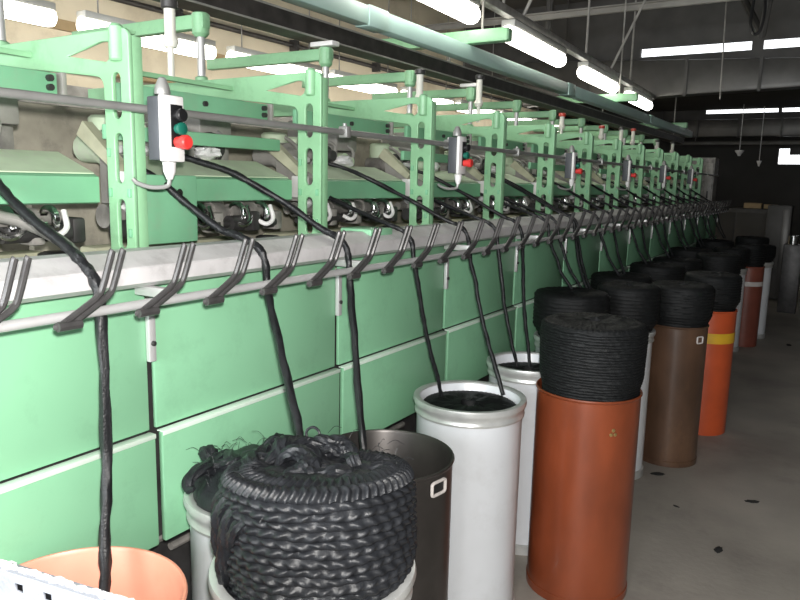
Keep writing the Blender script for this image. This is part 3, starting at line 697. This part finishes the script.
def locks(parent, n, c, spread, seed, rad=(.008, .02), zlow=0.0, L=(.08, .2), name='loose_lock', arch=.018):
    """loose wavy locks of tow lying over a heap"""
    r = random.Random(seed)
    for i in range(n):
        a = r.uniform(0, 2 * pi); d = spread * math.sqrt(r.random()); p = Vector((c[0] + d * cos(a), c[1] + d * sin(a), c[2] + r.uniform(-.01, .015)))
        hd = r.uniform(0, 2 * pi); pts = [p]; ln = r.uniform(*L); m = 7
        for k in range(m):
            hd += r.uniform(-.7, .7)
            q = pts[-1] + Vector((cos(hd), sin(hd), 0)) * ln / m; q.z = p.z + arch * sin(pi * (k + 1) / m) + r.uniform(-.008, .008)
            dd = Vector((q.x - c[0], q.y - c[1], 0)).length
            if dd > spread: q.z -= (dd - spread) * .5
            if dd > spread + .03: q.x = c[0] + (q.x - c[0]) * (spread + .03) / dd; q.y = c[1] + (q.y - c[1]) * (spread + .03) / dd
            pts.append(q)
        path = smooth_path(pts, 4); R0 = r.uniform(*rad)
        rs = [R0 * (.12 + .88 * sin(pi * (k + .5) / len(path)) ** .6) for k in range(len(path))]
        b = new_bm(); tube(b, path, rs, 20, ridges=6, ramp=.16, twist=r.uniform(-25, 25), flat=.75); obj(name, b, M['fibre'], parent)
big = coil('big black braided coil of tow in the bottom white can', -.914, 1.174, .201, .84, 1.138, 16, 440, 40, 1, m='fibre', amp=.009, lob=.0032, sag=.012, chev=.010, flare=.013, rc=.03, hole=.12, tilt=(.14, -.17))
big.rotation_euler = (0, 0, 0)
locks(big, 12, (-.06, .05, .275), .11, 5, (.013, .022))
# long locks spilling down the left side of the big coil
def lock_path(name, parent, pts, r, seed):
    path = smooth_path(pts, 7); n = len(path)
    rs = [r * (.15 + .85 * sin(pi * (k + .5) / n) ** .6) * (1 + .15 * noise.noise(Vector((seed, k * .3, 0)))) for k in range(n)]
    b = new_bm(); tube(b, path, rs, 28, ridges=7, ramp=.13, twist=14, flat=.8); return obj(name, b, M['fibre'], parent)
def polar(a, r, z): return (r * cos(radians(a)), r * sin(radians(a)), z)
for i, (a0, a1, r0, z0, z1, w) in enumerate(((238, 225, .15, .272, .10, .026), (250, 236, .165, .27, .06, .022), (226, 214, .16, .272, .13, .022), (262, 250, .17, .268, .16, .017))):
    lock_path('loose_lock', big, [polar(a0 + 38, r0 - .05, z0 + .005), polar(a0 + 18, r0, z0 + .006), polar(a0, .200, z0 - .03), polar((a0 + a1) / 2, .210, (z0 + z1) / 2), polar(a1, .210, z1 + .02), polar(a1 - 3, .203, z1 - .01)], w, i)
for i, (a0, a1, r0, z) in enumerate(((235, 268, .165, .274), (120, 200, .13, .285), (170, 230, .16, .27), (150, 205, .18, .262))):
    lock_path('loose_lock', big, [polar(a0 + (a1 - a0) * s, r0 + .012 * sin(6 * s), z + .012 * sin(pi * s)) for s in (0, .25, .5, .75, 1)], .02, 20 + i)
b = new_bm(); tube(b, smooth_path([(-.11, .11, .27), (-.13, .115, .305), (-.115, .12, .322), (-.095, .12, .315), (-.092, .115, .295), (-.10, .11, .28)], 6), .0035, 8); obj('curl', b, M['fibre'], big)
# heap in the white can by the panels
heap = thing('tow_heap', 'loose fuzzy heap of black tow, left behind the big coil', 'tow heap', (-1.295, 1.392, .80))
b = new_bm()
lathe(b, [(.175, 0), (.175, .06), (.18, .11), (.175, .14), (.145, .168), (.10, .185), (.05, .19), (.004, .192)], 96)
for v in b.verts:
    f = noise.noise(v.co * 16) * .016 + noise.noise(v.co * 38) * .007
    if v.co.z > .1: v.co += v.co.normalized() * f
obj('heap_mass', b, M['fibre'], heap)
locks(heap, 14, (-.02, -.02, .182), .15, 9, (.014, .024), L=(.12, .22), arch=.010)
# fine stray fibres
def fuzz(parent, n, c, R, zr, seed, name='stray_fibres'):
    r = random.Random(seed); b = new_bm()
    for i in range(n):
        a = r.uniform(0, 2 * pi); p = Vector((c[0] + R * cos(a) * r.uniform(.6, 1), c[1] + R * sin(a) * r.uniform(.6, 1), c[2] + r.uniform(*zr)))
        d = Vector((r.uniform(-1, 1), r.uniform(-1, 1), r.uniform(-.2, .8))).normalized() * r.uniform(.02, .05)
        tube(b, smooth_path([p, p + d * .5 + Vector((0, 0, .008)), p + d + Vector((r.uniform(-.01, .01), 0, -.004))], 3), .0006, 4, caps=False)
    o = obj(name, b, M['fibre'], parent); o['kind'] = 'stuff'; return o
fuzz(heap, 190, (0, 0, .13), .185, (0, .07), 3); fuzz(big, 160, (0, 0, .265), .2, (-.02, .04), 4)

coil('black ribbed coil standing high in the orange-brown can', -.838, 2.942, .204, .86, 1.192, 26, 260, 40, 2, amp=.0045, lob=.0008, per=4, sag=.0, chev=.003, flare=.012, rc=.016, low_amp=.009)
coil('black coil in the brown can', -.81, 4.735, .173, .86, 1.15, 15, 120, 30, 3, per=3, chev=.003, lob=.001, rc=.014, flare=.020, amp=.005)
coil('black coil in the red-orange can with the yellow band', -.735, 5.47, .165, .86, 1.15, 15, 120, 30, 4, per=3, chev=.003, lob=.001, rc=.014, flare=.026, amp=.005)
coil('flat black tow low inside the middle white can', -1.2, 2.52, .205, .5, .872, 3, 160, 40, 5, per=4, chev=.002, rc=.01)
coil('flat black tow low inside the partly hidden white can', -1.212, 3.199, .186, .5, .86, 3, 96, 40, 6, per=4, chev=.002, rc=.01)
coil('flat black tow deep inside the dark steel can', -1.15, 1.81, .2, .4, .74, 3, 120, 40, 7, per=4)
coil('flat black tow deep inside the salmon can', -1.235, .783, .2, .3, .62, 3, 96, 40, 9, per=4)
coil('black coil in the dark red-brown can with the white band', -.825, 8.82, .146, .86, 1.14, 12, 80, 24, 8, per=3, chev=.003, lob=.001, flare=.02)
for i, (x, y, R, bd, st, lab) in enumerate(far):
    coil(['coil above the slim strip of white can beside the brown can', 'dark coil heaped directly behind the orange can coil', 'dark coil behind the brown can coil, by the panels', 'dark coil behind the red-orange can coil, by the panels', 'dark coil by the panels, sixth back from the orange can', 'far dark coil before the red-brown can', 'far dark coil by the panels under the tow strands', 'dark coil in the white can left of the red-brown can', 'dark coil in the white can right of the red-brown can', 'far dark coil by the panels, last but one', 'farthest dark coil near the end cabinet'][i],
         x, y, R - .013, .86, [1.17, 1.16, 1.14, 1.15, 1.13, 1.14, 1.15, 1.12, 1.10, 1.14, 1.14][i], 14, 84, 22, i + 11, per=3, chev=.003, lob=.0012, flare=.032, amp=.005, rc=.014)

# ------------------------------------------------------------------ slotted sheet stand in the bottom left corner
A = Vector((-.972, .511, 0)); d2 = Vector((.9874, .1583, 0)); nrm = Vector((.1583, -.9874, 0))
t = thing('slotted_stand', 'grey slotted sheet metal stand at the bottom left corner', 'stand', A)
t.rotation_euler = (0, 0, math.atan2(d2.y, d2.x))
holes = []
for i in range(-4, 6):
    for zz in (1.17, 1.10, 1.03, .9, .8): holes.append([(.037 + i * .0545 - .0075, zz - .006), (.037 + i * .0545 + .0075, zz - .006), (.037 + i * .0545 + .0075, zz + .006), (.037 + i * .0545 - .0075, zz + .006)])
me = plate_mesh('slotted_sheet', [(-.25, .02), (.34, .02), (.34, 1.187), (-.25, 1.187)], holes, .004, lambda u, v, w: Vector((u, w, v)), .0005)
link('slotted_sheet', me, M['galv'], t)
b = new_bm(); box(b, (-.25, .008, .02), (.34, .012, 1.185)); obj('slot_shade_sheet', b, M['black'], t, smooth=False)  # black sheet added behind the slots to paint their shaded inside
b = new_bm(); box(b, (-.252, -.003, 1.187), (.342, .018, 1.191), .001)
obj('top_fold', b, M['galv'], t)
b = new_bm(); r = random.Random(4)
for i in range(26):
    x = -.24 + i * .0225; s = r.uniform(.005, .010)
    ret = bmesh.ops.create_icosphere(b, subdivisions=2, radius=s)
    for v in ret['verts']: v.co = Vector((v.co.x * 2.2, v.co.y * .8, v.co.z * .45)) + Vector((x, .008 + r.uniform(-.003, .004), 1.192)) + v.co * .4 * noise.noise(v.co * 200 + Vector((i, 0, 0)))
obj('lint_crust', b, M['fluff'], t)['kind'] = 'stuff'
for x in (-.2, .29):
    b = new_bm(); box(b, (x, -.12, 0), (x + .04, .02, .02), .003); obj('foot', b, M['galv'], t)

# ------------------------------------------------------------------ far end of the hall
t = thing('packing_machine', 'dark grey machine cabinet at the far end of the aisle', 'machine', (-1.55, 15.0, 0))
b = new_bm(); box(b, (-.75, 0, 0), (.42, .9, 1.38), .02); obj('machine_body', b, M['girder'], t)
b = new_bm(); box(b, (-.7, -.012, .2), (-.18, -.001, 1.3), .004); obj('door_panel', b, M['farwall'], t)
b = new_bm(); box(b, (-.15, -.012, .2), (.37, -.001, 1.3), .004); obj('door_panel', b, M['farwall'], t)
for i, (x, y, z, w, h) in enumerate(((-1.62, 15.2, 1.38, .3, .1), (-1.28, 15.25, 1.38, .22, .08))):
    b = new_bm(); box(b, (x, y, z), (x + w, y + .25, z + h), .004)
    tag(obj('carton', b, M['tan']), ['wider tan carton lying on the dark far machine', 'smaller tan carton lying on the dark far machine'][i], 'box', 'tan cartons')
t = thing('steel_cabinet', 'narrow grey steel cabinet at the right edge, far back', 'cabinet', (-.78, 12.6, 0))
b = new_bm(); box(b, (-.22, 0, .04), (.12, .5, 1.5), .012); obj('cabinet_body', b, M['girder'], t)
b = new_bm(); box(b, (.0, -.012, .1), (.1, -.001, 1.44), .003); obj('cabinet_door', b, M['duct'], t)
for x in (-.2, .06):
    b = new_bm(); box(b, (x, .05, 0), (x + .04, .45, .04)); obj('foot', b, M['dark'], t)
t = thing('steel_drum', 'small shiny metal drum on a dark stand at the right edge', 'drum', (-.56, 11.6, 0))
b = new_bm(); box(b, (-.1, -.1, 0), (.14, .14, .98), .01); obj('stand', b, M['dark'], t)
b = new_bm(); lathe(b, [(.06, .98), (.066, .985), (.066, 1.10), (.05, 1.105)], 24, (.01, 0, 0)); obj('drum_shell', b, M['chrome'], t)
for i, (x, y, z, s) in enumerate(((-2.0, 17, 2.55, .09), (-1.65, 17.5, 2.35, .05))):
    b = new_bm(); lathe(b, [(s * .3, 0), (s * .5, .04), (s, .1), (s, .12)], 16, (0, 0, -.12)); cyl(b, (0, 0, -.02), (0, 0, 3.5 - z), .008, 6)
    o = obj('pendant_lamp', b, M['boxwhite'], None, (x, y, z)); tag(o, ['larger unlit pendant lamp hanging near the end cabinet', 'smaller unlit pendant lamp hanging at the far end'][i], 'lamp', 'pendant lamps')

# ------------------------------------------------------------------ lint scraps on the floor
for i, (x, y, s, lab) in enumerate(((-.263, 4.30, .035, 'dark lint scrap alone in the middle of the aisle floor'), (-.343, 3.60, .035, 'flat dark lint scrap, nearest on the aisle floor'), (-.613, 3.99, .018, 'small dark speck on the floor left of the lint scraps'), (-.80, 4.40, .04, 'dark lint scrap at the foot of the brown can'), (-.36, 9.1, .05, 'dark scrap on the far aisle floor at the right edge'))):
    b = new_bm(); bmesh.ops.create_icosphere(b, subdivisions=3, radius=s)
    for v in b.verts:
        v.co *= 1 + .5 * noise.noise(v.co * 60 + Vector((i * 5, 0, 0))); v.co.z *= .14; v.co.y *= .5
        v.co.z = max(v.co.z, -.004)
    o = obj('lint_scrap', b, M['lint'], None, (x, y, .0045)); o.rotation_euler = (0, 0, i * 1.1 + .4)
    tag(o, lab, 'lint', 'lint scraps on the floor')

# ------------------------------------------------------------------ camera
cam = bpy.data.cameras.new('camera'); co = bpy.data.objects.new('camera', cam); COL.objects.link(co)
R3 = Matrix(((.851205, -.1049246, .5142381), (.5243678, .1287614, -.8417), (.022101, .9861092, .1646214)))
co.matrix_world = Matrix.Translation((0, 0, 1.75)) @ R3.to_4x4()
cam.sensor_width = 36; cam.lens = 714.2 / 800 * 36; cam.clip_start = .02; cam.clip_end = 100
sc.camera = co

# ------------------------------------------------------------------ light
w = bpy.data.worlds.new('sky'); sc.world = w; w.use_nodes = True
bg = w.node_tree.nodes['Background']; bg.inputs[0].default_value = (.95, .98, 1.0, 1); bg.inputs[1].default_value = 3.0
# the photographer's flash
fl = bpy.data.lights.new('camera_flash', 'SPOT'); fl.energy = 265; fl.spot_size = radians(125); fl.spot_blend = .5; fl.shadow_soft_size = .03; fl.color = (1, .97, .93)
fo = bpy.data.objects.new('camera_flash', fl); COL.objects.link(fo); fo.matrix_world = Matrix.Translation((.03, .0, 1.84)) @ R3.to_4x4()
# daylight through the window behind the photographer
al = bpy.data.lights.new('window_daylight', 'AREA'); al.shape = 'RECTANGLE'; al.size = 5.2; al.size_y = 2.3; al.energy = 520; al.color = (.93, .97, 1)
ao = bpy.data.objects.new('window_daylight', al); COL.objects.link(ao); ao.location = (-1.5, YB - .3, 2.1); ao.rotation_euler = (radians(90), 0, 0)

vs = sc.view_settings; sc.display_settings.display_device = 'sRGB'
vs.view_transform = 'Standard'; vs.look = 'None'; vs.gamma = 1; vs.use_curve_mapping = False; vs.exposure = 0.0
sc.cycles.use_denoising = True
sc.cycles.max_bounces = 8
